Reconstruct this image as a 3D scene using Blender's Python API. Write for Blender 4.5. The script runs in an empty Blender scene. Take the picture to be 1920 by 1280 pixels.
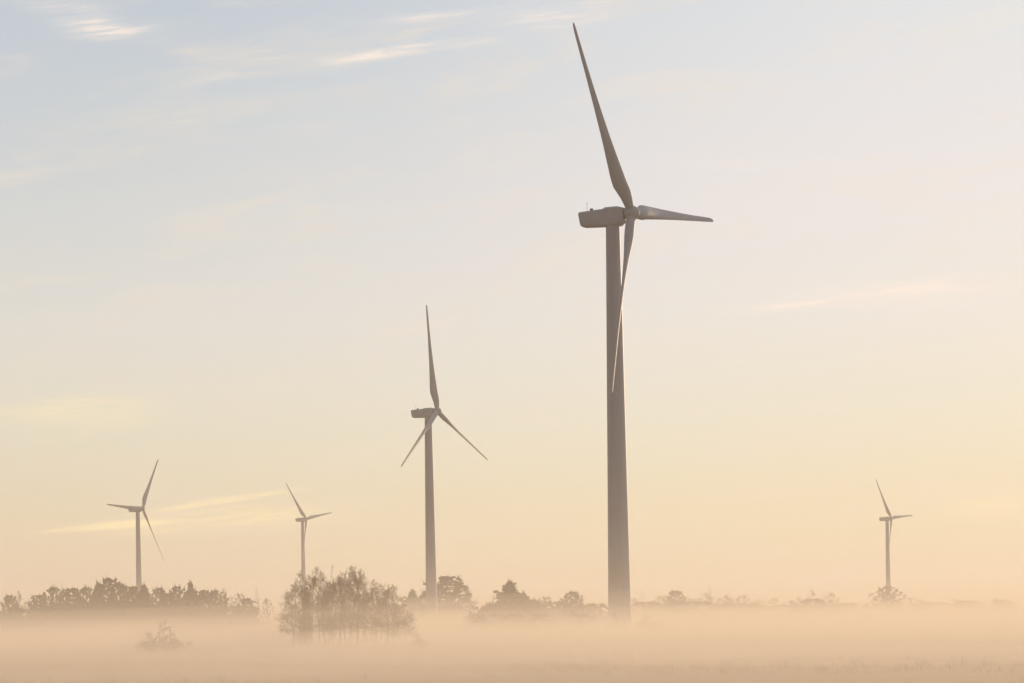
import bpy, bmesh, math, random
from mathutils import Vector, Matrix
R = math.radians
sc = bpy.context.scene
col = sc.collection
# ------------------------------------------------------------------ camera
F, CZ, ROLL, HY = 5200.0, 3.4, R(1.03), 1150.5       # focal length in px of the 1920 px photo, eye height, roll, horizon row
cd = bpy.data.cameras.new('camera')
cam = bpy.data.objects.new('camera', cd); col.objects.link(cam)
cd.sensor_width = 36; cd.lens = 36*F/1920; cd.shift_y = (HY-640)/1920
cd.clip_start = 1; cd.clip_end = 60000
cam.matrix_world = Matrix.Translation((0, 0, CZ)) @ Matrix.Rotation(R(90), 4, 'X') @ Matrix.Rotation(-ROLL, 4, 'Z')
sc.camera = cam
# ------------------------------------------------------------------ sun, sky
SUN_AZ, SUN_EL = R(24), R(8)                          # azimuth from +Y towards +X
SD = Vector((math.sin(SUN_AZ)*math.cos(SUN_EL), math.cos(SUN_AZ)*math.cos(SUN_EL), math.sin(SUN_EL)))
sl = bpy.data.lights.new('sun', 'SUN'); sl.energy = 4.5; sl.angle = R(0.5); sl.color = (1.0, 0.72, 0.46)
so = bpy.data.objects.new('sun', sl); col.objects.link(so)
so.rotation_euler = (-SD).to_track_quat('-Z', 'Y').to_euler()
sc.view_settings.view_transform = 'Standard'; sc.view_settings.look = 'None'
sc.view_settings.exposure = 0; sc.view_settings.gamma = 1
cy = sc.cycles
cy.max_bounces = 8; cy.diffuse_bounces = 3; cy.volume_bounces = 3; cy.transparent_max_bounces = 12
cy.use_adaptive_sampling = True; cy.adaptive_threshold = 0.01; cy.use_denoising = True
cy.caustics_reflective = False; cy.caustics_refractive = False

def lin(c):
    return tuple(((v/255)/12.92 if v/255 <= .04045 else ((v/255+.055)/1.055)**2.4) for v in c)

class NT:
    """small helper round a node tree"""
    def __init__(s, nt): s.nt = nt
    def n(s, t, **k):
        o = s.nt.nodes.new(t)
        for a, b in k.items(): setattr(o, a, b)
        return o
    def put(s, sock, v):
        if isinstance(v, bpy.types.NodeSocket): s.nt.links.new(v, sock)
        else: sock.default_value = v
    def m(s, op, a, b=None, c=None, clamp=False):
        o = s.n('ShaderNodeMath', operation=op, use_clamp=clamp)
        s.put(o.inputs[0], a)
        if b is not None: s.put(o.inputs[1], b)
        if c is not None: s.put(o.inputs[2], c)
        return o.outputs[0]
    def mapr(s, v, a, b, c=0.0, d=1.0, smooth=True):
        o = s.n('ShaderNodeMapRange', interpolation_type='SMOOTHSTEP' if smooth else 'LINEAR')
        for i, x in enumerate((v, a, b, c, d)): s.put(o.inputs[i], x)
        return o.outputs[0]
    def mix(s, f, a, b, mode='MIX'):
        o = s.n('ShaderNodeMix', data_type='RGBA', blend_type=mode)
        s.put(o.inputs[0], f); s.put(o.inputs[6], a); s.put(o.inputs[7], b)
        return o.outputs[2]
    def comb(s, x, y, z=0.0):
        o = s.n('ShaderNodeCombineXYZ')
        for i, v in enumerate((x, y, z)): s.put(o.inputs[i], v)
        return o.outputs[0]
    def noise(s, vec, scale, detail=4, rough=.55, dist=0.0):
        o = s.n('ShaderNodeTexNoise'); s.put(o.inputs['Vector'], vec)
        o.inputs['Scale'].default_value = scale; o.inputs['Detail'].default_value = detail
        o.inputs['Roughness'].default_value = rough; o.inputs['Distortion'].default_value = dist
        return o.outputs[0]
    def ramp(s, v, stops):
        o = s.n('ShaderNodeValToRGB'); s.put(o.inputs[0], v)
        e = o.color_ramp.elements
        while len(e) < len(stops): e.new(.5)
        for i, (p, c) in enumerate(stops): e[i].position = p; e[i].color = (*c[:3], 1)
        return o.outputs[0]

w = bpy.data.worlds.new('World'); sc.world = w; w.use_nodes = True
w.node_tree.nodes.clear(); T = NT(w.node_tree)
co = T.n('ShaderNodeTexCoord').outputs['Generated']
sp = T.n('ShaderNodeSeparateXYZ'); T.put(sp.inputs[0], co)
dx, dy, dz = sp.outputs
el = T.m('MULTIPLY', T.m('ARCSINE', dz), 57.2958)               # elevation, degrees
az = T.m('MULTIPLY', T.m('ARCTAN2', dx, dy), 57.2958)           # azimuth from +Y towards +X, degrees
dotn = T.n('ShaderNodeVectorMath', operation='DOT_PRODUCT'); T.put(dotn.inputs[0], co); dotn.inputs[1].default_value = SD
dot = dotn.outputs['Value']
nish = T.n('ShaderNodeTexSky', sky_type='NISHITA', sun_disc=False)
nish.sun_elevation = SUN_EL; nish.sun_rotation = SUN_AZ
nish.air_density = 1.0; nish.dust_density = 3.0; nish.ozone_density = 1.0
e90 = T.m('DIVIDE', el, 90, clamp=True)
def stops(l): return [(a/90, lin(c)) for a, c in l]
rampA = T.ramp(e90, stops([(0, (232,208,176)), (2.2, (231,217,188)), (4, (229,225,207)), (6, (225,225,219)), (8.5, (212,218,220)), (12.5, (193,206,219)), (30, (160,178,204)), (90, (105,130,170))]))
rampB = T.ramp(e90, stops([(0, (242,222,182)), (2.2, (239,228,195)), (4, (236,232,215)), (6, (235,233,229)), (8.5, (234,232,234)), (12.5, (224,230,236)), (30, (196,204,218)), (90, (115,138,175))]))
# azimuth blend measured around the sun's side, a slanted boundary as in the photo
side = T.mapr(T.m('SUBTRACT', T.m('ADD', az, 0), T.m('MULTIPLY', T.m('SUBTRACT', el, 6), .7)), -13.0, 6.0)
veil = T.mix(side, rampA, rampB)
# thin cirrus: (azimuth, elevation, slope, half length, half width, strength), all in degrees on the sky
def px(x, y):                                                    # photo pixel -> (azimuth, elevation) used only to measure the table below
    a, b = x-960, HY-y
    X = a*math.cos(ROLL)+b*math.sin(ROLL); Z = -a*math.sin(ROLL)+b*math.cos(ROLL)
    return math.degrees(math.atan2(X, F)), math.degrees(math.atan2(Z, math.hypot(F, X)))
def streak(x0, y0, x1, y1, wpx, s):
    a, b = px(x0, y0), px(x1, y1)
    return ((a[0]+b[0])/2, (a[1]+b[1])/2, math.atan2(b[1]-a[1], b[0]-a[0]), math.hypot(b[0]-a[0], b[1]-a[1])/2, wpx*.01102, s)
warm_streaks = [streak(80,993,350,974,6,1.5), streak(280,958,565,915,5,.8), streak(280,975,620,962,20,.5), streak(190,1002,400,990,10,.35),
                streak(1760,965,1960,935,22,.30), streak(-40,778,330,765,30,.34), streak(480,960,640,962,12,.2)]
pale_streaks = [streak(1360,584,1620,562,9,.6), streak(1480,556,1920,538,20,.5), streak(1580,548,1860,542,6,.45), streak(590,120,840,80,9,.85), streak(800,88,960,70,7,.35), streak(105,48,260,62,14,.75), streak(180,70,310,48,7,.4), streak(700,42,920,18,7,.5),
                streak(900,40,1180,20,22,.45), streak(340,158,480,135,8,.3), streak(500,240,700,232,10,.12), streak(1200,310,1520,305,10,.18), streak(20,10,240,30,16,.3)]
vwarp = T.comb(T.m('MULTIPLY', az, .55), T.m('MULTIPLY', el, 2.2))
nw = T.m('SUBTRACT', T.noise(vwarp, .8, 4), .5)
fib = T.mapr(T.noise(T.comb(T.m('MULTIPLY', T.m('ADD', az, T.m('MULTIPLY', nw, 1.5)), .5), T.m('MULTIPLY', T.m('SUBTRACT', el, T.m('MULTIPLY', az, .11)), 6.5)), 1.7, 11, .70, .5), .38, .62)
def masks(lst):
    tot = None
    for (a0, e0, th, L, W, s) in lst:
        A = T.m('SUBTRACT', az, a0); E = T.m('SUBTRACT', el, e0)
        c, sn = math.cos(th), math.sin(th)
        al = T.m('DIVIDE', T.m('ADD', T.m('MULTIPLY', A, c), T.m('MULTIPLY', E, sn)), L*.75)
        ac = T.m('DIVIDE', T.m('ADD', T.m('ADD', T.m('MULTIPLY', A, -sn), T.m('MULTIPLY', E, c)), T.m('MULTIPLY', nw, W*2.6)), W)
        q = T.m('EXPONENT', T.m('MULTIPLY', T.m('ADD', T.m('MULTIPLY', al, al), T.m('MULTIPLY', ac, ac)), -1.0))
        q = T.m('MULTIPLY', q, s)
        tot = q if tot is None else T.m('ADD', tot, q)
    return T.m('MULTIPLY', tot, T.m('MULTIPLY_ADD', fib, .9, .45), clamp=True)
soft = T.mapr(T.noise(T.comb(T.m('MULTIPLY', az, .16), T.m('MULTIPLY', T.m('SUBTRACT', el, T.m('MULTIPLY', az, .10)), .75)), 1.5, 7, .6, .6), .45, .75)
veil = T.mix(T.m('MULTIPLY', soft, .30), veil, (*lin((240,228,214)), 1))
veil = T.mix(T.m('MULTIPLY', T.m('MULTIPLY', fib, soft), .30), veil, (*lin((246,232,214)), 1))
veil = T.mix(masks(pale_streaks), veil, (1.0, .88, .80, 1))
veil = T.mix(masks(warm_streaks), veil, (1.18, .98, .56, 1))
# away from the sun the sky is dimmer and bluer
dim = T.mapr(dot, -.6, .8, .38, 1.0)
g = T.n('ShaderNodeVectorMath', operation='SCALE'); T.put(g.inputs[0], veil); T.put(g.inputs['Scale'], T.m('MULTIPLY', dim, 9.65))
fin = T.mix(.025, g.outputs[0], nish.outputs[0])
bg = T.n('ShaderNodeBackground'); T.put(bg.inputs[0], fin); bg.inputs[1].default_value = 0.1
T.put(T.n('ShaderNodeOutputWorld').inputs[0], bg.outputs[0])

# ------------------------------------------------------------------ helpers
def at(x, y, Y):
    """the point at depth Y metres that the photo shows at pixel x, y (1920 wide)"""
    a, b = x-960, HY-y
    X = a*math.cos(ROLL)+b*math.sin(ROLL); Z = -a*math.sin(ROLL)+b*math.cos(ROLL)
    return Vector((X*Y/F, Y, CZ+Z*Y/F))
def tag(o, label=None, cat=None, group=None, kind=None):
    for k, v in (('label', label), ('category', cat), ('group', group), ('kind', kind)):
        if v: o[k] = v
    return o
def link(name, me, mat=None, parent=None):
    o = bpy.data.objects.new(name, me); col.objects.link(o)
    if mat: me.materials.append(mat)
    if parent: o.parent = parent
    return o
def empty(name, loc=(0, 0, 0)):
    o = bpy.data.objects.new(name, None); col.objects.link(o); o.location = loc; o.empty_display_size = 1
    return o
class MB:
    def __init__(s): s.v = []; s.f = []
    def ring(s, c, ax, r, n, rx=None, ref=None):
        ax = ax.normalized(); u = ax.orthogonal().normalized() if ref is None else ref; v = ax.cross(u)
        b = len(s.v)
        for i in range(n):
            t = 2*math.pi*i/n
            s.v.append(c+u*(r*math.cos(t))+v*((rx or r)*math.sin(t)))
        return b
    def bridge(s, a, b, n):
        for i in range(n): s.f.append((a+i, a+(i+1) % n, b+(i+1) % n, b+i))
    def tube(s, pts, rad, n=3, cap=False):
        u = (pts[1]-pts[0]).normalized().orthogonal().normalized(); last = None; first = None
        for i, p in enumerate(pts):
            ax = (pts[min(i+1, len(pts)-1)]-pts[max(i-1, 0)]).normalized()
            u = (u-ax*u.dot(ax)).normalized()
            b = s.ring(p, ax, rad[i], n, ref=u)
            if last is not None: s.bridge(last, b, n)
            else: first = b
            last = b
        if cap:
            s.f.append(tuple(range(last, last+n))); s.f.append(tuple(reversed(range(first, first+n))))
    def build(s, name, mat=None, parent=None, smooth=False):
        me = bpy.data.meshes.new(name); me.from_pydata([tuple(p) for p in s.v], [], s.f); me.validate(); me.update()
        if smooth: me.shade_smooth()
        return link(name, me, mat, parent)
def bm_obj(bm, name, mat, parent=None, smooth=False):
    me = bpy.data.meshes.new(name); bm.to_mesh(me); bm.free()
    if smooth: me.shade_smooth()
    return link(name, me, mat, parent)

def material(name, base, rough=.7, var=.15, scale=1.0, stretch=(1, 1, 1), bump=0.0, spec=.3, second=None, coat=0):
    m = bpy.data.materials.new(name); m.use_nodes = True; t = NT(m.node_tree)
    b = m.node_tree.nodes['Principled BSDF']
    tc = t.n('ShaderNodeTexCoord').outputs['Object']
    mp = t.n('ShaderNodeMapping'); t.put(mp.inputs[0], tc); mp.inputs['Scale'].default_value = stretch
    nz = t.noise(mp.outputs[0], scale, 6, .6)
    f = t.mapr(nz, .3, .7)
    hi = tuple(min(1, c*(1+var)) for c in (second or base)); lo = tuple(c*(1-var) for c in base)
    t.put(b.inputs['Base Color'], t.mix(f, (*lo, 1), (*hi, 1)))
    b.inputs['Roughness'].default_value = rough; b.inputs['Specular IOR Level'].default_value = spec
    if coat: b.inputs['Coat Weight'].default_value = coat
    if bump:
        bp = t.n('ShaderNodeBump'); bp.inputs['Strength'].default_value = bump; t.put(bp.inputs['Height'], nz); t.put(b.inputs['Normal'], bp.outputs[0])
    return m

M = dict(
    tower=material('tower_paint', (.47, .44, .465), .62, .06, .5, (1, 1, .06), spec=.22),
    nacelle=material('nacelle_gelcoat', (.50, .47, .49), .6, .06, .8, spec=.25),
    blade=material('blade_gelcoat', (.46, .435, .455), .66, .05, .4, (1, 1, .3), spec=.2),
    metal=material('dark_metal', (.12, .12, .12), .5, .2, 3),
    joint=material('flange_steel', (.22, .215, .21), .5, .15, 3),
    bark=material('winter_bark', (.14, .082, .035), .9, .35, 1.2, (1, 1, .3)),
    twig=material('bare_twigs', (.22, .115, .028), .9, .3, .8),
    leaf=material('evergreen_leaves', (.155, .084, .015), .7, .35, .5, second=(.18, .10, .02)),
    brown=material('dry_brown_leaves', (.18, .105, .035), .8, .3, .5),
)

# ------------------------------------------------------------------ the ground
def make_ground():
    m = bpy.data.materials.new('field_soil_and_grass'); m.use_nodes = True; t = NT(m.node_tree)
    b = m.node_tree.nodes['Principled BSDF']; tc = t.n('ShaderNodeTexCoord').outputs['Object']
    n1 = t.mapr(t.noise(tc, .012, 5, .6), .35, .65); n2 = t.mapr(t.noise(tc, .15, 6, .65), .35, .65)
    mp = t.n('ShaderNodeMapping'); t.put(mp.inputs[0], tc); mp.inputs['Scale'].default_value = (.02, .16, 1); mp.inputs['Rotation'].default_value = (0, 0, .12)
    n3 = t.mapr(t.noise(mp.outputs[0], 1, 5, .6), .35, .7)
    c = t.mix(n1, (.21, .135, .075, 1), (.28, .19, .105, 1))
    c = t.mix(t.m('MULTIPLY', n3, .6), c, (.115, .075, .045, 1))
    c = t.mix(t.m('MULTIPLY', n2, .4), c, (.27, .19, .105, 1))
    t.put(b.inputs['Base Color'], c); b.inputs['Roughness'].default_value = .95; b.inputs['Specular IOR Level'].default_value = .1
    bp = t.n('ShaderNodeBump'); bp.inputs['Strength'].default_value = .6; bp.inputs['Distance'].default_value = .3
    t.put(bp.inputs['Height'], t.noise(tc, .8, 8, .7)); t.put(b.inputs['Normal'], bp.outputs[0])
    mb = MB(); n = 24; S = 11000
    for j in range(n+1):
        for i in range(n+1): mb.v.append(Vector((-S+2*S*i/n, -1500+(S+9500)*j/n*.6, 0)))
    for j in range(n):
        for i in range(n):
            a = j*(n+1)+i; mb.f.append((a, a+1, a+n+2, a+n+1))
    o = mb.build('ground', m); o['kind'] = 'structure'
make_ground()

rnd = random.Random(7)
def make_grass():
    mb = MB(); r = random.Random(3)
    for _ in range(5200):
        Y = 95+330*r.random()**1.6; X = (r.random()-.5)*Y*.46
        if math.sin(X*.11+Y*.035)+math.sin(Y*.09-X*.04) < -.1+r.random()*.8-.2: continue
        h0 = .18+.3*r.random()**2
        for k in range(7):
            a = r.random()*6.28; p = Vector((X+r.gauss(0, .18), Y+r.gauss(0, .18), -.02))
            d = Vector((math.cos(a), math.sin(a), 0)); wv = Vector((-d.y, d.x, 0))*.02
            h = h0*(.6+.7*r.random()); b = len(mb.v)
            mb.v += [p-wv, p+wv, p+d*h*.25+Vector((0, 0, h*.7))+wv*.6, p+d*h*.25+Vector((0, 0, h*.7))-wv*.6, p+d*h*.6+Vector((0, 0, h))]
            mb.f += [(b, b+1, b+2, b+3), (b+3, b+2, b+4)]
    o = mb.build('grass', material('dead_grass', (.21, .145, .075), .9, .3, .4))
    tag(o, 'brown winter grass tufts scattered over the misty field', 'grass', kind='stuff')
make_grass()

# ------------------------------------------------------------------ wind turbines
def spline(tab, x):
    for (a, va), (b, vb) in zip(tab, tab[1:]):
        if x <= b:
            t = max(0, (x-a)/(b-a)); t = t*t*(3-2*t) if False else t
            return va+(vb-va)*t
    return tab[-1][1]
def blade_mesh():
    """blade along +Z, chord towards +Y is the leading edge in the rotor plane, +X is upwind"""
    mb = MB(); n = 26; RL = 41.0; st = []
    ch = [(.9, 1.75), (1.6, 1.75), (3.0, 2.25), (5.0, 2.95), (7.2, 3.4), (9.0, 3.35), (12, 2.95), (17, 2.35), (24, 1.75), (31, 1.3), (37, 1.05), (39.5, .9), (40.6, .66), (41, .3)]
    thk = [(.9, 1.0), (1.8, .98), (4.0, .74), (7.2, .48), (10, .36), (16, .24), (26, .19), (41, .16)]
    tw = [(.9, 30), (7, 28), (12, 25), (18, 20), (26, 16), (34, 13), (41, 11)]
    rs = [.9, 1.3, 1.8, 2.4, 3.1, 3.9, 4.8, 5.8, 6.9, 8, 9.2, 10.5, 12, 14, 16.5, 19, 22, 25, 28, 31, 34, 36.5, 38.5, 39.6, 40.3, 40.7, 40.95]
    last = None
    for r in rs:
        c = spline(ch, r); th = spline(thk, r); a = R(spline(tw, r)); bl = min(1, max(0, (r-1.4)/6.0)); bl = bl*bl*(3-2*bl)
        pre = .9*(r/RL)**2                                      # pre-bend upwind
        off = .5*(1-bl)+.30*bl; b = len(mb.v)
        for i in range(n):
            t = 2*math.pi*i/n; x = .5*(1-math.cos(t)); sgn = 1 if t < math.pi else -1
            # airfoil
            yt = 5*th*(.2969*math.sqrt(max(x, 0))-.126*x-.3516*x*x+.2843*x**3-.1036*x**4)
            camb = .035*(1-(2*x-1)**2)
            fx, fy = (off-x)*c, (sgn*yt+camb*bl)*c
            gx, gy = .5*c*math.cos(t), .5*c*th*math.sin(t)
            px_, py_ = fx*bl+gx*(1-bl), fy*bl+gy*(1-bl)         # chordwise, thickness
            Y_ = px_*math.cos(a)+py_*math.sin(a)*-1; X_ = px_*math.sin(a)+py_*math.cos(a)
            mb.v.append(Vector((X_+pre, Y_, r)))
        if last is not None: mb.bridge(last, b, n)
        last = b
    mb.f.append(tuple(range(last, last+n)))
    return mb
def superring(mb, x, y0, z0, hw, hh, n=32, p=.36):
    b = len(mb.v)
    for i in range(n):
        t = 2*math.pi*i/n; c, s = math.cos(t), math.sin(t)
        mb.v.append(Vector((x, y0+hw*math.copysign(abs(c)**p, c), z0+hh*math.copysign(abs(s)**p, s))))
    return b
HUBZ, OVER = 80.0, 4.15
def make_turbine():
    """proto at origin, upwind side towards +X, hub at (OVER, 0, 80); rotor parts hang on the turbine's own axes"""
    root = empty('wind_turbine')
    mb = MB(); n = 48; last = None
    z0 = HUBZ-2.35
    prof = [(-1.5, 2.36), (0, 2.35), (12, 2.18), (26, 2.0), (40, 1.84), (54, 1.68), (66, 1.54), (z0-.2, 1.40), (z0+.6, 1.38)]
    for z, r in prof:
        b = mb.ring(Vector((0, 0, z)), Vector((0, 0, 1)), r, n, ref=Vector((1, 0, 0)))
        if last is not None: mb.bridge(last, b, n)
        last = b
    tower = mb.build('tower', M['tower'], root, True)
    for z, r in ((26, 2.0), (54, 1.68)):
        m2 = MB()
        a = [m2.ring(Vector((0, 0, z+dz)), Vector((0, 0, 1)), r+dr, n, ref=Vector((1, 0, 0))) for dz, dr in ((-.05, -.01), (-.045, .012), (.045, .012), (.05, -.01))]
        for p_, q_ in zip(a, a[1:]): m2.bridge(p_, q_, n)
        m2.build('flange', M['tower'], tower, True)
    # door with steps on the camera side of the tower foot
    bm = bmesh.new(); bmesh.ops.create_cube(bm, size=1)
    bmesh.ops.scale(bm, vec=(.95, .16, 2.1), verts=bm.verts); bmesh.ops.translate(bm, vec=(0, -2.33, 2.1), verts=bm.verts)
    bmesh.ops.bevel(bm, geom=bm.edges, offset=.05, segments=2); door = bm_obj(bm, 'door', M['joint'], tower)
    m2 = MB()
    for k in range(5):
        y, z = -2.5-.28*k, .95-.2*k
        m2.tube([Vector((-.5, y, z)), Vector((.5, y, z))], [.06, .06], 6, True)
    m2.build('steps', M['metal'], tower)
    # nacelle: lofted rounded boxes, rear raked, roof stepping up to the rotor
    mb = MB(); last = None; n = 32
    sec = [(-6.72, 1.3), (-6.62, 1.5), (-6.4, 1.6), (-5.0, 1.66), (-3, 1.68), (-1.5, 1.68), (-1.2, 1.69), (1.4, 1.68), (2.2, 1.55), (2.75, 1.32)]
    low = -2.35
    for x, hw in sec:
        e = max(0, -6.4-x)                                       # rounding of the tail
        bot = low+e*.5; tp = .95+(x+6.7)*.055 if x < -1.4 else (1.5 if x < 1.5 else 1.5-(x-1.5)*.3)
        tp -= e*.5
        bot += max(0, -x)*.04
        if x > 1.5: bot = low+(x-1.5)*.75
        zc, h2 = (tp+bot)/2, (tp-bot)/2
        b = superring(mb, x, 0, HUBZ+zc, hw, h2, n)
        k = max(0, min(1, (-4.5-x)/2))
        for v in mb.v[b:]: v.x -= k*(v.z-HUBZ+1.0)*.20           # the tail leans back towards the roof
        if last is not None: mb.bridge(last, b, n)
        else: mb.f.append(tuple(reversed(range(b, b+n))))
        last = b
    mb.f.append(tuple(range(last, last+n)))
    nac = mb.build('nacelle', M['nacelle'], root, True)
    mb = MB(); mb.tube([Vector((2.7, 0, HUBZ)), Vector((3.1, 0, HUBZ))], [1.15, 1.15], 24, True); mb.build('main_bearing', M['joint'], nac)
    mb = MB(); mb.tube([Vector((-5.6, 0, HUBZ+1.0)), Vector((-5.6, 0, HUBZ+3.1))], [.045, .03], 8, True)
    mb.tube([Vector((-5.6, -.35, HUBZ+2.6)), Vector((-5.6, .35, HUBZ+2.6))], [.03, .03], 6, True); mb.build('wind_mast', M['metal'], nac)
    bm = bmesh.new(); bmesh.ops.create_cube(bm, size=1); bmesh.ops.scale(bm, vec=(.5, .6, .5), verts=bm.verts)
    bmesh.ops.translate(bm, vec=(-4.6, 0, HUBZ+1.35), verts=bm.verts); bmesh.ops.bevel(bm, geom=bm.edges, offset=.08, segments=2)
    bm_obj(bm, 'warning_beacon', M['metal'], nac)
    bm = bmesh.new(); bmesh.ops.create_cube(bm, size=1); bmesh.ops.scale(bm, vec=(.35, .5, .42), verts=bm.verts)
    bmesh.ops.translate(bm, vec=(-6.85, 0, HUBZ+.45), verts=bm.verts); bmesh.ops.bevel(bm, geom=bm.edges, offset=.06, segments=2)
    bm_obj(bm, 'vent', M['metal'], nac)
    # rotor: hub and three blades, origin at hub centre
    mb = MB(); last = None; n = 36
    for x, r in ((-1.05, 1.2), (-.95, 1.42), (-.4, 1.55), (.3, 1.5), (.8, 1.3), (1.2, .98), (1.5, .6), (1.66, .25), (1.7, .03)):
        b = mb.ring(Vector((x, 0, 0)), Vector((1, 0, 0)), r, n, ref=Vector((0, 0, 1)))
        if last is not None: mb.bridge(last, b, n)
        else: mb.f.append(tuple(range(b, b+n)))
        last = b
    hub = mb.build('hub', M['blade'], root, True)
    bl = [blade_mesh().build('blade', M['blade'], root, True)]
    for _ in range(2):
        c = bl[0].copy(); col.objects.link(c); c.parent = root; bl.append(c)
    return root
def pose(root, loc, yaw, tilt, phase, hubz, over=OVER):
    """yaw: the upwind axis points yaw degrees from +X towards the viewer"""
    root.location = loc; root.rotation_euler = (0, 0, -R(yaw))
    tiltm = Matrix.Rotation(-R(tilt), 4, 'Y')                    # nose up
    hubm = Matrix.Translation((over, 0, hubz)) @ tiltm; k = 0
    dz = hubz-HUBZ
    for ch in list(root.children):
        nm = ch.name.split('.')[0]
        if nm == 'tower': ch.scale = (1, 1, (hubz-2.35)/(HUBZ-2.35))
        elif nm == 'nacelle': ch.location = (over-OVER, 0, dz)
        elif nm == 'hub': ch.matrix_local = hubm
        elif nm == 'blade':
            ch.matrix_local = hubm @ Matrix.Rotation(-R(phase+120*k), 4, 'X'); k += 1
def copy_tree(o, parent=None):
    c = o.copy(); col.objects.link(c)
    if parent: c.parent = parent
    for ch in list(o.children): copy_tree(ch, c)
    return c
TURBINES = [#   hub X, Y, Z, yaw, tilt, phase, label
 (25.2, 551.2, 82.5, 26.7, 3.4, -34.4, 'largest and nearest wind turbine, its tall tapered tower rising from the mist'),
 (-27.5, 1076.2, 82.7, 27.6, 4.4, -4.2, 'second largest wind turbine, three blades spread like a Y upside down'),
 (-250.6, 1891.8, 80.1, 28.6, 4.9, 32.5, 'distant wind turbine rising behind the dense grove at the left'),
 (-183.7, 2498.1, 92.5, 30.7, 7.5, -39.1, 'small distant wind turbine rising behind the clump of bare trees'),
 (329.5, 2397.9, 80.5, 33.7, 6.6, -34.3, 'small pale wind turbine alone at the far right above one round tree'),
]
proto = make_turbine(); snapshot = None
roots = [proto]+[copy_tree(proto) for _ in TURBINES[1:]]
for root, (hx, hy, hz, yaw, tilt, ph, lab) in zip(roots, TURBINES):
    ov = OVER
    base = Vector((hx-ov*math.cos(R(yaw)), hy+ov*math.sin(R(yaw)), 0))
    pose(root, base, yaw, tilt, ph, hz, ov)
    tag(root, lab, 'wind turbine', 'wind turbines standing in the misty field')

# ------------------------------------------------------------------ trees
def rot_about(v, axis, a): return Matrix.Rotation(a, 3, axis) @ v
def grow(mb, mt, r, p, d, L, rad, depth, spread, up, tips, nch, wig=.13):
    """one limb from p along d; children spring from its outer two thirds"""
    seg = 4 if depth >= 2 else 2
    pts = [p.copy()]; rads = [rad]; q = p.copy(); dd = d.copy()
    for i in range(seg):
        dd = (dd+Vector((r.gauss(0, wig), r.gauss(0, wig), r.gauss(0, wig*.8)+up*.10))).normalized()
        q = q+dd*(L/seg); pts.append(q.copy()); rads.append(rad*(1-.72*(i+1)/seg))
    (mt if depth >= 3 else mb).tube(pts, rads, 6 if depth >= 3 else 3)
    if depth == 0:
        tips.append((pts[-1], dd)); return
    k = nch[depth] if depth < len(nch) else 5
    for j in range(k):
        t = .25+.75*(j+r.random()*.8)/k; t = min(t, 1)
        f = t*seg; i = min(int(f), seg-1); b = pts[i].lerp(pts[i+1], f-i)
        ax = (pts[i+1]-pts[i]).normalized()
        per = rot_about(ax.orthogonal().normalized(), ax, r.random()*6.283)
        a = spread*(.6+.7*r.random())*(1.15-.4*t)
        nd = (ax*math.cos(a)+per*math.sin(a)); nd.z += up*.22; nd.normalize()
        grow(mb, mt, r, b, nd, L*(.42+.28*r.random())*(1.15-.35*t), max(rads[i]*.48, .011), depth-1, spread, up, tips, nch, wig)
    tips.append((pts[-1], dd))
def bare_tree(seed, H=10., W=4., stems=1, nch=(0, 6, 6, 6, 10), first=.20, spread=.9):
    """winter tree, unit: height about H"""
    r = random.Random(seed); tw, tr = MB(), MB(); tips = []
    for s in range(stems):
        p = Vector((r.gauss(0, .25)*(stems > 1), r.gauss(0, .25)*(stems > 1), -.1)); lean = Vector((r.gauss(0, .06+.07*(stems > 1)), r.gauss(0, .06+.07*(stems > 1)), 1)).normalized()
        hh = H*(.80+.12*r.random()); pts = [p]; q = p.copy(); dd = lean; seg = 7; rad = .011*H*(.8+.3*r.random()); rads = [rad*1.25]
        for i in range(seg):
            dd = (dd+Vector((r.gauss(0, .06), r.gauss(0, .06), .05))).normalized(); q = q+dd*hh/seg; pts.append(q.copy()); rads.append(rad*(1-.82*(i+1)/seg))
        tr.tube(pts, rads, 7)
        k = nch[4]+4
        for j in range(k):
            t = first+(1-first)*(j+r.random())/k; f = t*seg; i = min(int(f), seg-1); b = pts[i].lerp(pts[i+1], f-i)
            a = r.random()*6.283; el_ = .05+.85*t*t+.35*r.random()
            nd = Vector((math.cos(a)*math.cos(el_), math.sin(a)*math.cos(el_), math.sin(el_)))
            Lb = W*.60*(.55+.9*t-1.15*t*t)*1.35*(.7+.5*r.random())
            grow(tw, tr, r, b, nd, Lb, rads[i]*.5, 3, spread, .3, tips, nch)
        grow(tw, tr, r, pts[-1], dd, H*.14, rads[-1], 3, spread, .5, tips, nch)
    return tr, tw, tips
def leaves(mb, r, c, rad, n, size, flat=.75):
    for _ in range(n):
        while True:
            v = Vector((r.uniform(-1, 1), r.uniform(-1, 1), r.uniform(-1, 1)))
            if .15 < v.length < 1: break
        v = v*(v.length**-.4)
        p = c+Vector((v.x*rad, v.y*rad, v.z*rad*flat))
        a = Vector((r.gauss(0, 1), r.gauss(0, 1), r.gauss(0, .7))).normalized(); b = a.orthogonal().normalized(); b = rot_about(b, a, r.random()*6.28)
        s = size*(.6+.8*r.random()); k = len(mb.v)
        mb.v += [p-a*s, p-b*s*.5, p+a*s, p+b*s*.5]; mb.f.append((k, k+1, k+2, k+3))
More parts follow.
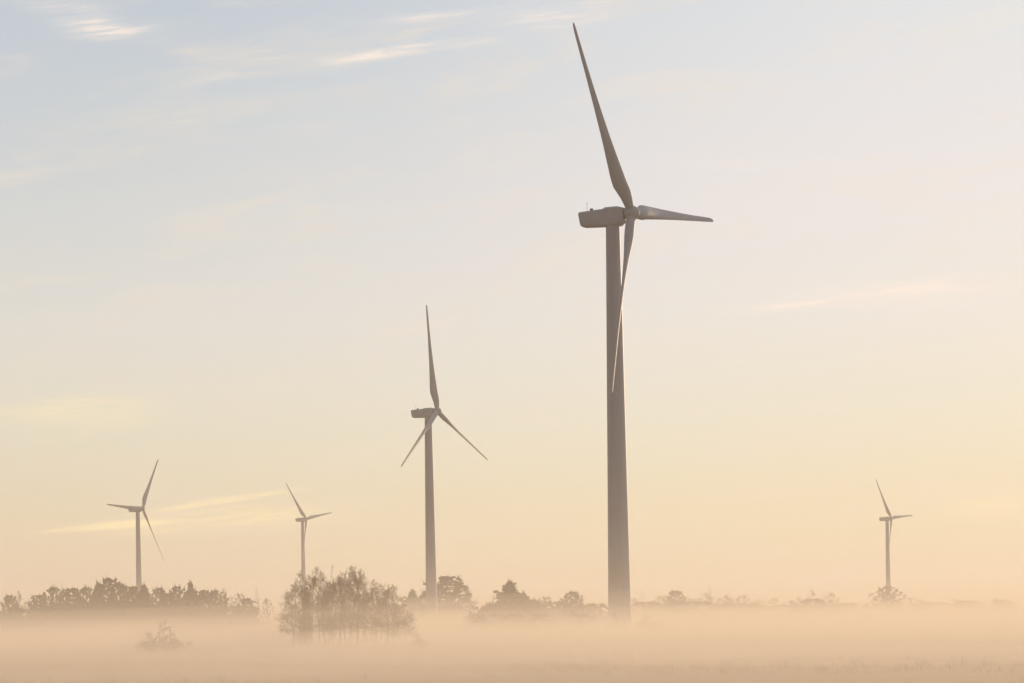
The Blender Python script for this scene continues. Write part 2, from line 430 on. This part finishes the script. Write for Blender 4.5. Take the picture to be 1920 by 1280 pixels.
def leafy_tree(seed, H=10., W=8., low=.12, shape='dome', nl=85, size=.135, nc=190):
    r = random.Random(seed); lf, tr = MB(), MB()
    pts = [Vector((0, 0, -.1))]; rads = [.024*H]; q = pts[0].copy(); seg = 6
    for i in range(seg):
        q = q+Vector((r.gauss(0, .12), r.gauss(0, .12), H*.86/seg)); pts.append(q.copy()); rads.append(.024*H*(1-.85*(i+1)/seg))
    tr.tube(pts, rads, 8)
    ph = [r.random()*6.28 for _ in range(4)]
    def prof(t, a):
        if shape == 'dome': w = math.sqrt(max(.0, 1-abs((t-.40)/.61)**2.5))
        elif shape == 'cone': w = (1.03-t)**.8*(.85+.15*math.sin(t*26))*1.15
        elif shape == 'tier': w = (1.01-t)**.82*1.25*(.80+.20*math.sin(t*19+2*math.sin(a+ph[3])))
        return w*(1+.22*math.sin(2*a+ph[0]+4*t)+.20*math.sin(3*a+ph[1]-7*t)+.17*math.sin(5*a+ph[2]+15*t))
    for j in range(nc):
        t = low+(1-low)*(j+r.random())/nc; a = j*2.39996+r.gauss(0, .3)
        u = r.random()**.38; wr = W/2*prof(t, a)*u*.88
        c = Vector((wr*math.cos(a), wr*math.sin(a), t*H*.93))
        rad = (.045+.05*r.random())*W*(1.15-.75*t)
        leaves(lf, r, c, rad, nl, size)
        if j % 3 == 0:
            tz = max(.5, c.z-.45*wr-.3); f = min(tz/(H*.86)*seg, seg-.001); b = pts[int(f)].lerp(pts[int(f)+1], f-int(f))
            k = rads[int(f)]; tr.tube([b, b.lerp(c, .5)+Vector((0, 0, -.04*wr)), c], [k*.4+.01, k*.25+.01, .014], 4)
        for _s in range(3 if u > .75 and r.random() < .7 else 0):                          # bare shoots reaching out of the crown
            n_ = (Vector((c.x, c.y, .35*W))*.4+Vector((r.gauss(0, .12*W), r.gauss(0, .12*W), .4*W))*.5).normalized()
            lf.tube([c, c+n_*(rad+.05*H*(.6+r.random()))], [.035, .016], 3)
    for k in range(6):
        c = pts[-1]+Vector((r.gauss(0, .04*W), r.gauss(0, .04*W), .03*H+.05*H*r.random())); tr.tube([pts[-1]-Vector((0, 0, .3)), c], [.04, .012], 3)
        leaves(lf, r, c, .035*W, nl//2, size)
    return tr, lf
def bush(seed, H=3., W=6.):
    r = random.Random(seed); tw, tr = MB(), MB(); tips = []
    for s in range(20):
        a = r.random()*6.283; e = .35+1.1*r.random(); d = Vector((math.cos(a)*math.cos(e), math.sin(a)*math.cos(e), math.sin(e)))
        rr = W*.22*math.sqrt(r.random())
        grow(tw, tr, r, Vector((rr*math.cos(a), rr*math.sin(a), -.05)), d, (H*.62 if e > .8 else W*.26)*(.4+.7*r.random()), .06, 3, 1.0, .25, tips, (0, 5, 5, 5, 5), .3)
    return tr, tw, tips
class Kind:
    def __init__(s, name, trunk, crown, cmat, H, W, crownname='crown'):
        s.name = name; s.H, s.W = H, W; s.n = 0
        s.root = empty(name)
        trunk.build('trunk', M['bark'], s.root); crown.build(crownname, M[cmat], s.root)
        zs = [v.z for v in crown.v]; xs = sorted(v.x for v in crown.v)
        s.H = sorted(zs)[int(len(zs)*.999)]; s.W = xs[int(len(xs)*.985)]-xs[int(len(xs)*.015)]
    def place(s, x, top, Y, wpx, rz, label, group, cat='tree'):
        o = s.root if s.n == 0 else copy_tree(s.root); s.n += 1
        p = at(x, top, Y); H = p.z; W = wpx*Y/F
        # stand it where its crown shows at column x
        o.location = (p.x, Y, 0)
        o.scale = (W/s.W, W/s.W, H/s.H); o.rotation_euler = (0, 0, rz)
        tag(o, label, cat, group); return o
K = {}
def kinds():
    for i, sd in enumerate((11, 23, 37, 53)):
        tr, tw, tips = bare_tree(sd, 10, 4.6, 1 if i < 2 else 2); K['bare%d' % i] = Kind('bare_tree', tr, tw, 'twig', 10, 4)
    # ivy clad tree: trunk wrapped with leaves
    tr, tw, tips = bare_tree(71, 10, 4.2, 1); r = random.Random(5)
    for k in range(60):
        z = .8+7.6*k/60; leaves(tw, r, Vector((r.gauss(0, .15), r.gauss(0, .15), z)), .6+.3*r.random(), 44, .12, 1)
    K['ivy'] = Kind('ivy_clad_tree', tr, tw, 'twig', 10, 4)
    for i, (sd, sh, lo) in enumerate(((101, 'dome', .10), (113, 'dome', .14), (127, 'tier', .16), (131, 'cone', .10))):
        tr, lf = leafy_tree(sd, 10, 8, lo, sh); K['leafy%d' % i] = Kind('leafy_tree' if i < 2 else 'conifer_tree', tr, lf, 'leaf', 10, 8)
    tr, lf = leafy_tree(151, 10, 7, .25, 'dome', 15, .15, 70); K['thin'] = Kind('thin_crowned_tree', tr, lf, 'brown', 10, 7)
    tr, tw, tips = bush(9); K['bush'] = Kind('bare_shrub', tr, tw, 'twig', 3, 6, 'branches')
    tr, lf = leafy_tree(171, 4, 8, .04, 'dome', 34, .15, 120); K['hedge'] = Kind('low_bush', tr, lf, 'brown', 4, 8)
    tr, tw, tips = bare_tree(83, 10, 3.0, 1, (0, 3, 4, 4, 5)); K['sparse'] = Kind('slender_bare_tree', tr, tw, 'twig', 10, 3)
kinds()
G1 = 'trees of the dense grove at the left'; G2 = 'bare trees of the clump left of the second largest turbine'
G3 = 'trees between the two largest turbines'; G5 = None; G4 = 'faint distant trees right of the largest turbine'
TREES = [  # kind, x, top y, distance, width px, label, group
 ('leafy0', 18, 1114, 735, 43, 'small round tree at the very left edge of the photo', G1),
 ('bare1', 37, 1104, 745, 24, 'thin bare tree between the edge tree and the grove at the left', G1),
 ('thin', 52, 1122, 740, 30, 'low see-through tree just left of the dense grove', G1),
 ('leafy1', 72, 1114, 735, 48, 'lowest sloping tree at the left end of the dense grove', G1),
 ('leafy0', 100, 1099, 730, 53, 'rounded dome-topped tree near the left end of the dense grove', G1),
 ('sparse', 117, 1090, 745, 14, 'thin bare top poking up right of the dome-topped grove tree', G1),
 ('leafy1', 134, 1101, 745, 61, 'flat-topped dark tree in the left third of the dense grove', G1),
 ('leafy0', 162, 1099, 730, 53, 'dark tree just left of the highest tree of the grove', G1),
 ('leafy2', 182, 1094, 750, 53, 'shoulder tree touching the left side of the highest grove tree', G1),
 ('leafy1', 204, 1082, 740, 56, 'highest tree of the dense grove at the left', G1),
 ('leafy0', 226, 1092, 745, 53, 'tree just right of the highest tree of the grove', G1),
 ('leafy1', 248, 1098, 735, 53, 'grove tree in front of the foot of the leftmost turbine', G1),
 ('leafy2', 271, 1095, 750, 46, 'grove tree against the right side of the leftmost turbine tower', G1),
 ('leafy0', 298, 1100, 735, 43, 'small round top right of the leftmost turbine tower', G1),
 ('leafy1', 318, 1110, 750, 53, 'low tree in the dip right of the leftmost turbine', G1),
 ('leafy0', 333, 1097, 735, 46, 'round dark top left of the peaked tree in the right half of the grove', G1),
 ('leafy2', 357, 1091, 745, 51, 'peaked tree in the right half of the dense grove', G1),
 ('leafy1', 380, 1105, 735, 53, 'low dark tree just right of the peaked grove tree', G1),
 ('leafy0', 402, 1105, 745, 56, 'flat dark tree in the right third of the dense grove', G1),
 ('bare0', 426, 1101, 740, 34, 'twiggy bare tree where the grove begins to thin out', G1),
 ('thin', 447, 1107, 750, 42, 'see-through tree near the right end of the grove', G1),
 ('leafy1', 462, 1120, 735, 41, 'low tree at the right end of the grove', G1),
 ('sparse', 480, 1101, 745, 16, 'slender upright tree standing alone beyond the right end of the grove', G1),
 ('thin', 500, 1118, 740, 36, 'last small tree right of the grove before the bare clump', G1),
 ('hedge', 30, 1136, 728, 90, 'low undergrowth at the far left below the edge trees', G1),
 ('hedge', 120, 1128, 722, 130, 'undergrowth below the left third of the grove', G1),
 ('hedge', 225, 1124, 724, 130, 'undergrowth below the highest grove tree', G1),
 ('hedge', 330, 1128, 722, 130, 'undergrowth below the peaked grove tree', G1),
 ('hedge', 430, 1132, 726, 120, 'undergrowth below the right end of the grove', G1),
 ('bare2', 547, 1123, 318, 63, 'short leaning bare tree at the left end of the clump', G2),
 ('ivy', 573, 1069, 322, 71, 'thick ivy-covered trunk below the second turbine from the left', G2),
 ('bare0', 562, 1093, 326, 68, 'bare tree leaning left beside the ivy-covered trunk', G2),
 ('bare1', 596, 1069, 330, 71, 'bare tree just right of the ivy-covered trunk', G2),
 ('bare3', 612, 1061, 318, 82, 'tall bare tree at the centre left of the clump', G2),
 ('bare0', 634, 1059, 324, 82, 'tallest densely twigged tree of the bare clump', G2),
 ('bare2', 652, 1068, 331, 82, 'bare tree right behind the tallest tree of the clump', G2),
 ('bare1', 668, 1065, 319, 74, 'bare tree with fanned top right of the tallest one in the clump', G2),
 ('bare3', 688, 1085, 326, 68, 'bare tree on the falling right shoulder of the clump', G2),
 ('bare0', 704, 1099, 332, 61, 'short bare tree in the dip near the right of the clump', G2),
 ('bare2', 722, 1092, 318, 68, 'dark bare tree forming the second hump of the clump', G2),
 ('bare1', 736, 1095, 326, 61, 'bare tree at the right side of the second hump of the clump', G2),
 ('bare3', 753, 1119, 321, 54, 'last low bare tree at the right end of the clump', G2),
 ('bush', 785, 1184, 300, 50, 'small tuft of scrub in the mist right of the bare clump', G2),
 ('leafy2', 773, 1105, 1120, 50, 'low tree just left of the second largest turbine tower', G3),
 ('leafy0', 803, 1112, 1140, 60, 'tree showing low behind the second largest turbine tower', G3),
 ('leafy1', 840, 1079, 1130, 92, 'big broad tree just right of the second largest turbine tower', G3),
 ('thin', 868, 1118, 1110, 44, 'small tree on the right foot of the big broad tree', G3),
 ('thin', 906, 1132, 470, 44, 'low ragged tree between the big broad tree and the pointed tree', G3),
 ('leafy2', 955, 1089, 620, 84, 'pointed tree between the two largest turbines', G3),
 ('leafy2', 983, 1112, 640, 56, 'tree on the right shoulder of the pointed tree', G3),
 ('bare1', 1004, 1118, 600, 36, 'small bare tree right of the pointed tree', G3),
 ('thin', 1022, 1114, 640, 50, 'see-through tree midway between the pointed and the rounded tree', G3),
 ('leafy0', 1074, 1108, 600, 56, 'rounded tree left of the largest turbine tower', G3),
 ('thin', 1104, 1128, 640, 50, 'low tree between the rounded tree and the largest tower', G3),
 ('bare2', 890, 1148, 462, 60, 'low bare shrub-like tree in front of the ragged tree', G3),
 ('bare3', 960, 1138, 470, 90, 'bare young trees in the mist below the pointed tree', G3),
 ('bare2', 1012, 1146, 462, 75, 'bare young tree in the mist right of the pointed tree', G3),
 ('bare0', 1086, 1142, 465, 66, 'bare young tree in the mist below the rounded tree', G3),
 ('bush', 1212, 1150, 500, 84, 'scrub at the foot of the largest turbine, on its right side', G3),
 ('sparse', 1208, 1108, 1025, 21, 'thin faint tree nearest the right side of the largest tower', G4),
 ('thin', 1236, 1114, 1115, 40, 'faint small tree between a thin tree and a rounded one', G4),
 ('leafy0', 1266, 1106, 1025, 48, 'rounded faint tree, darkest in the row right of the largest tower', G4),
 ('thin', 1300, 1120, 1159, 43, 'faint tree just right of the darkest rounded tree of the row', G4),
 ('sparse', 1334, 1100, 1070, 26, 'tallest slender tree of the faint row', G4),
 ('bare1', 1362, 1110, 1115, 31, 'faint bare tree right of the tallest slender one', G4),
 ('thin', 1396, 1112, 1159, 43, 'pale tree near the right end of the faint row', G4),
 ('thin', 1450, 1118, 1203, 43, 'very pale tree alone in the gap before the low hedge', G4),
 ('hedge', 1290, 1125, 1047, 180, 'faint hedge line below the rounded tree of the row', G4),
 ('hedge', 1400, 1129, 1092, 156, 'faint hedge line below the right end of the row', G4),
 ('hedge', 1524, 1120, 980, 100, 'low flat-topped hedge mound midway between the two right turbines', G4),
 ('bare1', 1524, 1104, 1047, 28, 'bare top rising behind the low hedge mound', G4),
 ('thin', 1558, 1108, 1025, 40, 'ragged pale tree at the right end of the hedge mound', G4),
 ('leafy0', 1663, 1098, 1083, 54, 'round tree at the foot of the small turbine at the right', G4),
 ('thin', 1706, 1118, 1115, 52, 'small tree just right of the round tree at the small turbine', G4),
 ('hedge', 1812, 1123, 1070, 74, 'low faint hedge between the right turbine and the photo edge', G4),
 ('hedge', 1880, 1123, 1092, 60, 'low faint hedge at the right edge of the photo', G4),
 ('bush', 303, 1163, 282, 125, 'spiky bare shrub alone in the mist in front of the grove', G5),
 ('bare1', 583, 1080, 340, 57, 'bare tree behind the gap right of the ivy-covered trunk', G2),
 ('bare2', 625, 1078, 342, 57, 'second-row bare tree showing left of the tallest tree of the clump', G2),
 ('bare0', 672, 1084, 343, 57, 'second-row bare tree on the right shoulder of the clump', G2),
 ('bare3', 713, 1106, 338, 54, 'second-row bare tree filling the dip of the clump', G2),
 ('sparse', 620, 1056, 330, 19, 'thin spike of bare twigs topping the clump just left of its tallest tree', G2),
 ('sparse', 678, 1070, 330, 21, 'thin bare top leaning out at the right of the clump crown', G2),
 ('sparse', 547, 1150, 312, 12, 'thin lone stem at the far left foot of the clump', G2),
 ('hedge', 925, 1128, 630, 90, 'undergrowth left of the pointed tree', G3),
 ('hedge', 985, 1120, 650, 110, 'undergrowth right of the pointed tree', G3),
 ('hedge', 1045, 1124, 645, 80, 'undergrowth between the see-through tree and the rounded tree', G3),
 ('hedge', 1115, 1128, 650, 80, 'undergrowth against the left side of the largest tower', G3),
 ('thin', 935, 1108, 640, 46, 'ragged tree on the left shoulder of the pointed tree', G3),
 ('hedge', 1215, 1125, 1066, 110, 'faint hedge line just right of the largest tower', G4),
 ('hedge', 1590, 1128, 1148, 110, 'thin hedge line left of the round tree at the small turbine', G4),
 ('hedge', 1745, 1127, 1148, 110, 'thin hedge line right of the round tree at the small turbine', G4),
 ('bare0', 1318, 1110, 1107, 40, 'pale bare tree left of the tallest slender one in the faint row', G4),
 ('bare2', 1378, 1116, 1131, 36, 'pale bare tree left of the last tree of the faint row', G4),
 ('bare1', 1425, 1120, 1148, 34, 'last pale bare tree of the faint row', G4),
 ('sparse', 1545, 1108, 1148, 20, 'thin bare stem above the right end of the hedge mound', G4),
 ('thin', 1190, 1118, 1080, 30, 'pale ragged tree touching the right edge of the largest tower', G4),
 ('bare3', 1252, 1114, 1120, 34, 'pale bare tree on the left side of the darkest rounded tree of the row', G4),
 ('thin', 1285, 1116, 1100, 34, 'pale tree on the right side of the darkest rounded tree of the row', G4),
 ('thin', 1350, 1118, 1100, 34, 'pale tree low beside the tallest slender one of the faint row', G4),
 ('hedge', 1470, 1132, 1150, 90, 'thin hedge line in the gap left of the hedge mound', G4),
 ('bare1', 1500, 1116, 1150, 30, 'bare twiggy tree at the left end of the hedge mound', G4),
 ('thin', 1730, 1123, 1150, 36, 'last small pale tree right of the small turbine', G4),
 ('bare0', 1800, 1119, 1160, 30, 'faint bare tree above the left end of the low hedge near the photo edge', G4),
 ('bare2', 1868, 1120, 1160, 30, 'faint bare tree above the hedge at the right edge of the photo', G4),
]
for i, (k, x, top, Y, wpx, lab, grp) in enumerate(TREES):
    K[k].place(x, top, Y, wpx, rnd.random()*6.283, lab, grp, 'shrub' if k in ('bush', 'hedge') else 'tree')

for kd in K.values():                                            # nothing planted of this kind
    if kd.n == 0:
        for ch in list(kd.root.children): bpy.data.objects.remove(ch)
        bpy.data.objects.remove(kd.root)
# ------------------------------------------------------------------ haze and ground mist
def volmat(name, color, dens, aniso):
    m = bpy.data.materials.new(name); m.use_nodes = True; m.node_tree.nodes.clear(); t = NT(m.node_tree)
    v = t.n('ShaderNodeVolumePrincipled'); v.inputs['Color'].default_value = (*color, 1); v.inputs['Density'].default_value = dens
    v.inputs['Anisotropy'].default_value = aniso
    o = t.n('ShaderNodeOutputMaterial'); t.nt.links.new(v.outputs[0], o.inputs['Volume']); return m
def slab(name, x0, x1, y0, y1, zb, zt, wave, seed, mat, label, nx=70, ny=70):
    """closed body of mist with a gently rolling top"""
    r = random.Random(seed); W = [(r.uniform(.004, .022), r.uniform(.003, .012), r.random()*6.28, r.random()) for _ in range(7)]
    mb = MB()
    def h(x, y): return zt*(1+wave*sum(a*math.sin(kx*x+ky*y+p) for kx, ky, p, a in W)/3.2)
    Ys = [y0+(y1-y0)*(j/ny)**2.0 for j in range(ny+1)]
    for j in range(ny+1):
        for i in range(nx+1):
            y = Ys[j]; s = .12+.88*j/ny if wave else 1
            x = x0+(x1-x0)*i/nx
            mb.v.append(Vector((x, y, h(x, y))))
    N = (nx+1)*(ny+1)
    for j in range(ny+1):
        for i in range(nx+1):
            mb.v.append(Vector((x0+(x1-x0)*i/nx, Ys[j], zb)))
    I = lambda i, j: j*(nx+1)+i
    for j in range(ny):
        for i in range(nx):
            a, b, c, d = I(i, j), I(i+1, j), I(i+1, j+1), I(i, j+1)
            mb.f.append((a, b, c, d)); mb.f.append((N+a, N+d, N+c, N+b))
    for i in range(nx):
        mb.f.append((I(i, 0), N+I(i, 0), N+I(i+1, 0), I(i+1, 0))); mb.f.append((I(i+1, ny), N+I(i+1, ny), N+I(i, ny), I(i, ny)))
    for j in range(ny):
        mb.f.append((I(0, j+1), N+I(0, j+1), N+I(0, j), I(0, j))); mb.f.append((I(nx, j), N+I(nx, j), N+I(nx, j+1), I(nx, j+1)))
    o = mb.build(name, mat); tag(o, label, 'mist' if 'mist' in name else 'haze', kind='stuff'); return o
HAZE = 0.00014
box = MB(); X0, X1, Y0, Y1, Z0, Z1 = -11200, 11200, -1700, 11800, -3, 132
box.v = [Vector(p) for p in ((X0,Y0,Z0),(X1,Y0,Z0),(X1,Y1,Z0),(X0,Y1,Z0),(X0,Y0,Z1),(X1,Y0,Z1),(X1,Y1,Z1),(X0,Y1,Z1))]
box.f = [(0,3,2,1),(4,5,6,7),(0,1,5,4),(1,2,6,5),(2,3,7,6),(3,0,4,7)]
o = box.build('haze', volmat('haze', (.965, .93, .85), HAZE, .25)); o['kind'] = 'stuff'; o['label'] = 'pale warm haze filling the air over the field'; o['category'] = 'haze'
MIST = [(.7, .0072, .55), (1.3, .0034, .55), (2.0, .0018, .5), (2.8, .0011, .45), (3.7, .0010, .40), (4.8, .0007, .36), (6.4, .00042, .32), (9.0, .00026, .26), (14.0, .00016, .2)]
for i, (zt, d, wv) in enumerate(MIST):
    slab('ground_mist', -1300+i*7, 1300+i*7, -40-i*5, 3200+i*40, -1.0-i*.05, zt, wv, 40+i, volmat('mist', (.98, .872, .725), d, .25), 'low layer of ground mist over the field')

def bank(x, y, z, lx, ly, lz, rot, d, k):
    """a low drifting bank of thicker mist: a flattened, lumpy closed body that thins to nothing at its rim"""
    r = random.Random(k); mb = MB(); n, m = 40, 9; ph = [r.random()*6.28 for _ in range(4)]
    rings = []
    for j in range(1, m):
        t = math.pi*j/m; b = len(mb.v); rings.append(b)
        for i in range(n):
            a = 2*math.pi*i/n; w_ = 1+.22*math.sin(2*a+ph[0])+.14*math.sin(3*a+ph[1])+.10*math.sin(5*a+ph[2])+.06*math.sin(9*a+ph[3])
            mb.v.append(Vector((lx*w_*math.sin(t)*math.cos(a), ly*w_*math.sin(t)*math.sin(a), lz*math.cos(t)*(1+.25*math.sin(3*a+ph[1])))))
    for p_, q_ in zip(rings, rings[1:]): mb.bridge(q_, p_, n)
    mb.f.append(tuple(range(rings[0], rings[0]+n))); mb.f.append(tuple(reversed(range(rings[-1], rings[-1]+n))))
    o = mb.build('mist_bank', volmat('mist_bank', (.98, .872, .725), d, .25)); o.location = (x, y, z); o.rotation_euler.z = rot
    tag(o, 'long low bank of thicker mist drifting over the field', 'mist', kind='stuff')
for k, b_ in enumerate([(-34, 345, 1.2, 46, 18, 1.4, .1, .007), (48, 300, 1.2, 60, 22, 1.5, -.1, .007), (5, 190, .6, 26, 9, .7, .2, .010), (-22, 150, .4, 20, 7, .5, -.15, .012),
                        (30, 165, .5, 24, 8, .6, .1, .011), (75, 420, 1.6, 90, 30, 1.9, 0, .005), (-70, 420, 1.4, 70, 26, 1.7, .1, .005), (12, 385, 1.3, 50, 20, 1.5, -.2, .005)]):
    bank(*b_[:7], b_[7]*1.7, k)
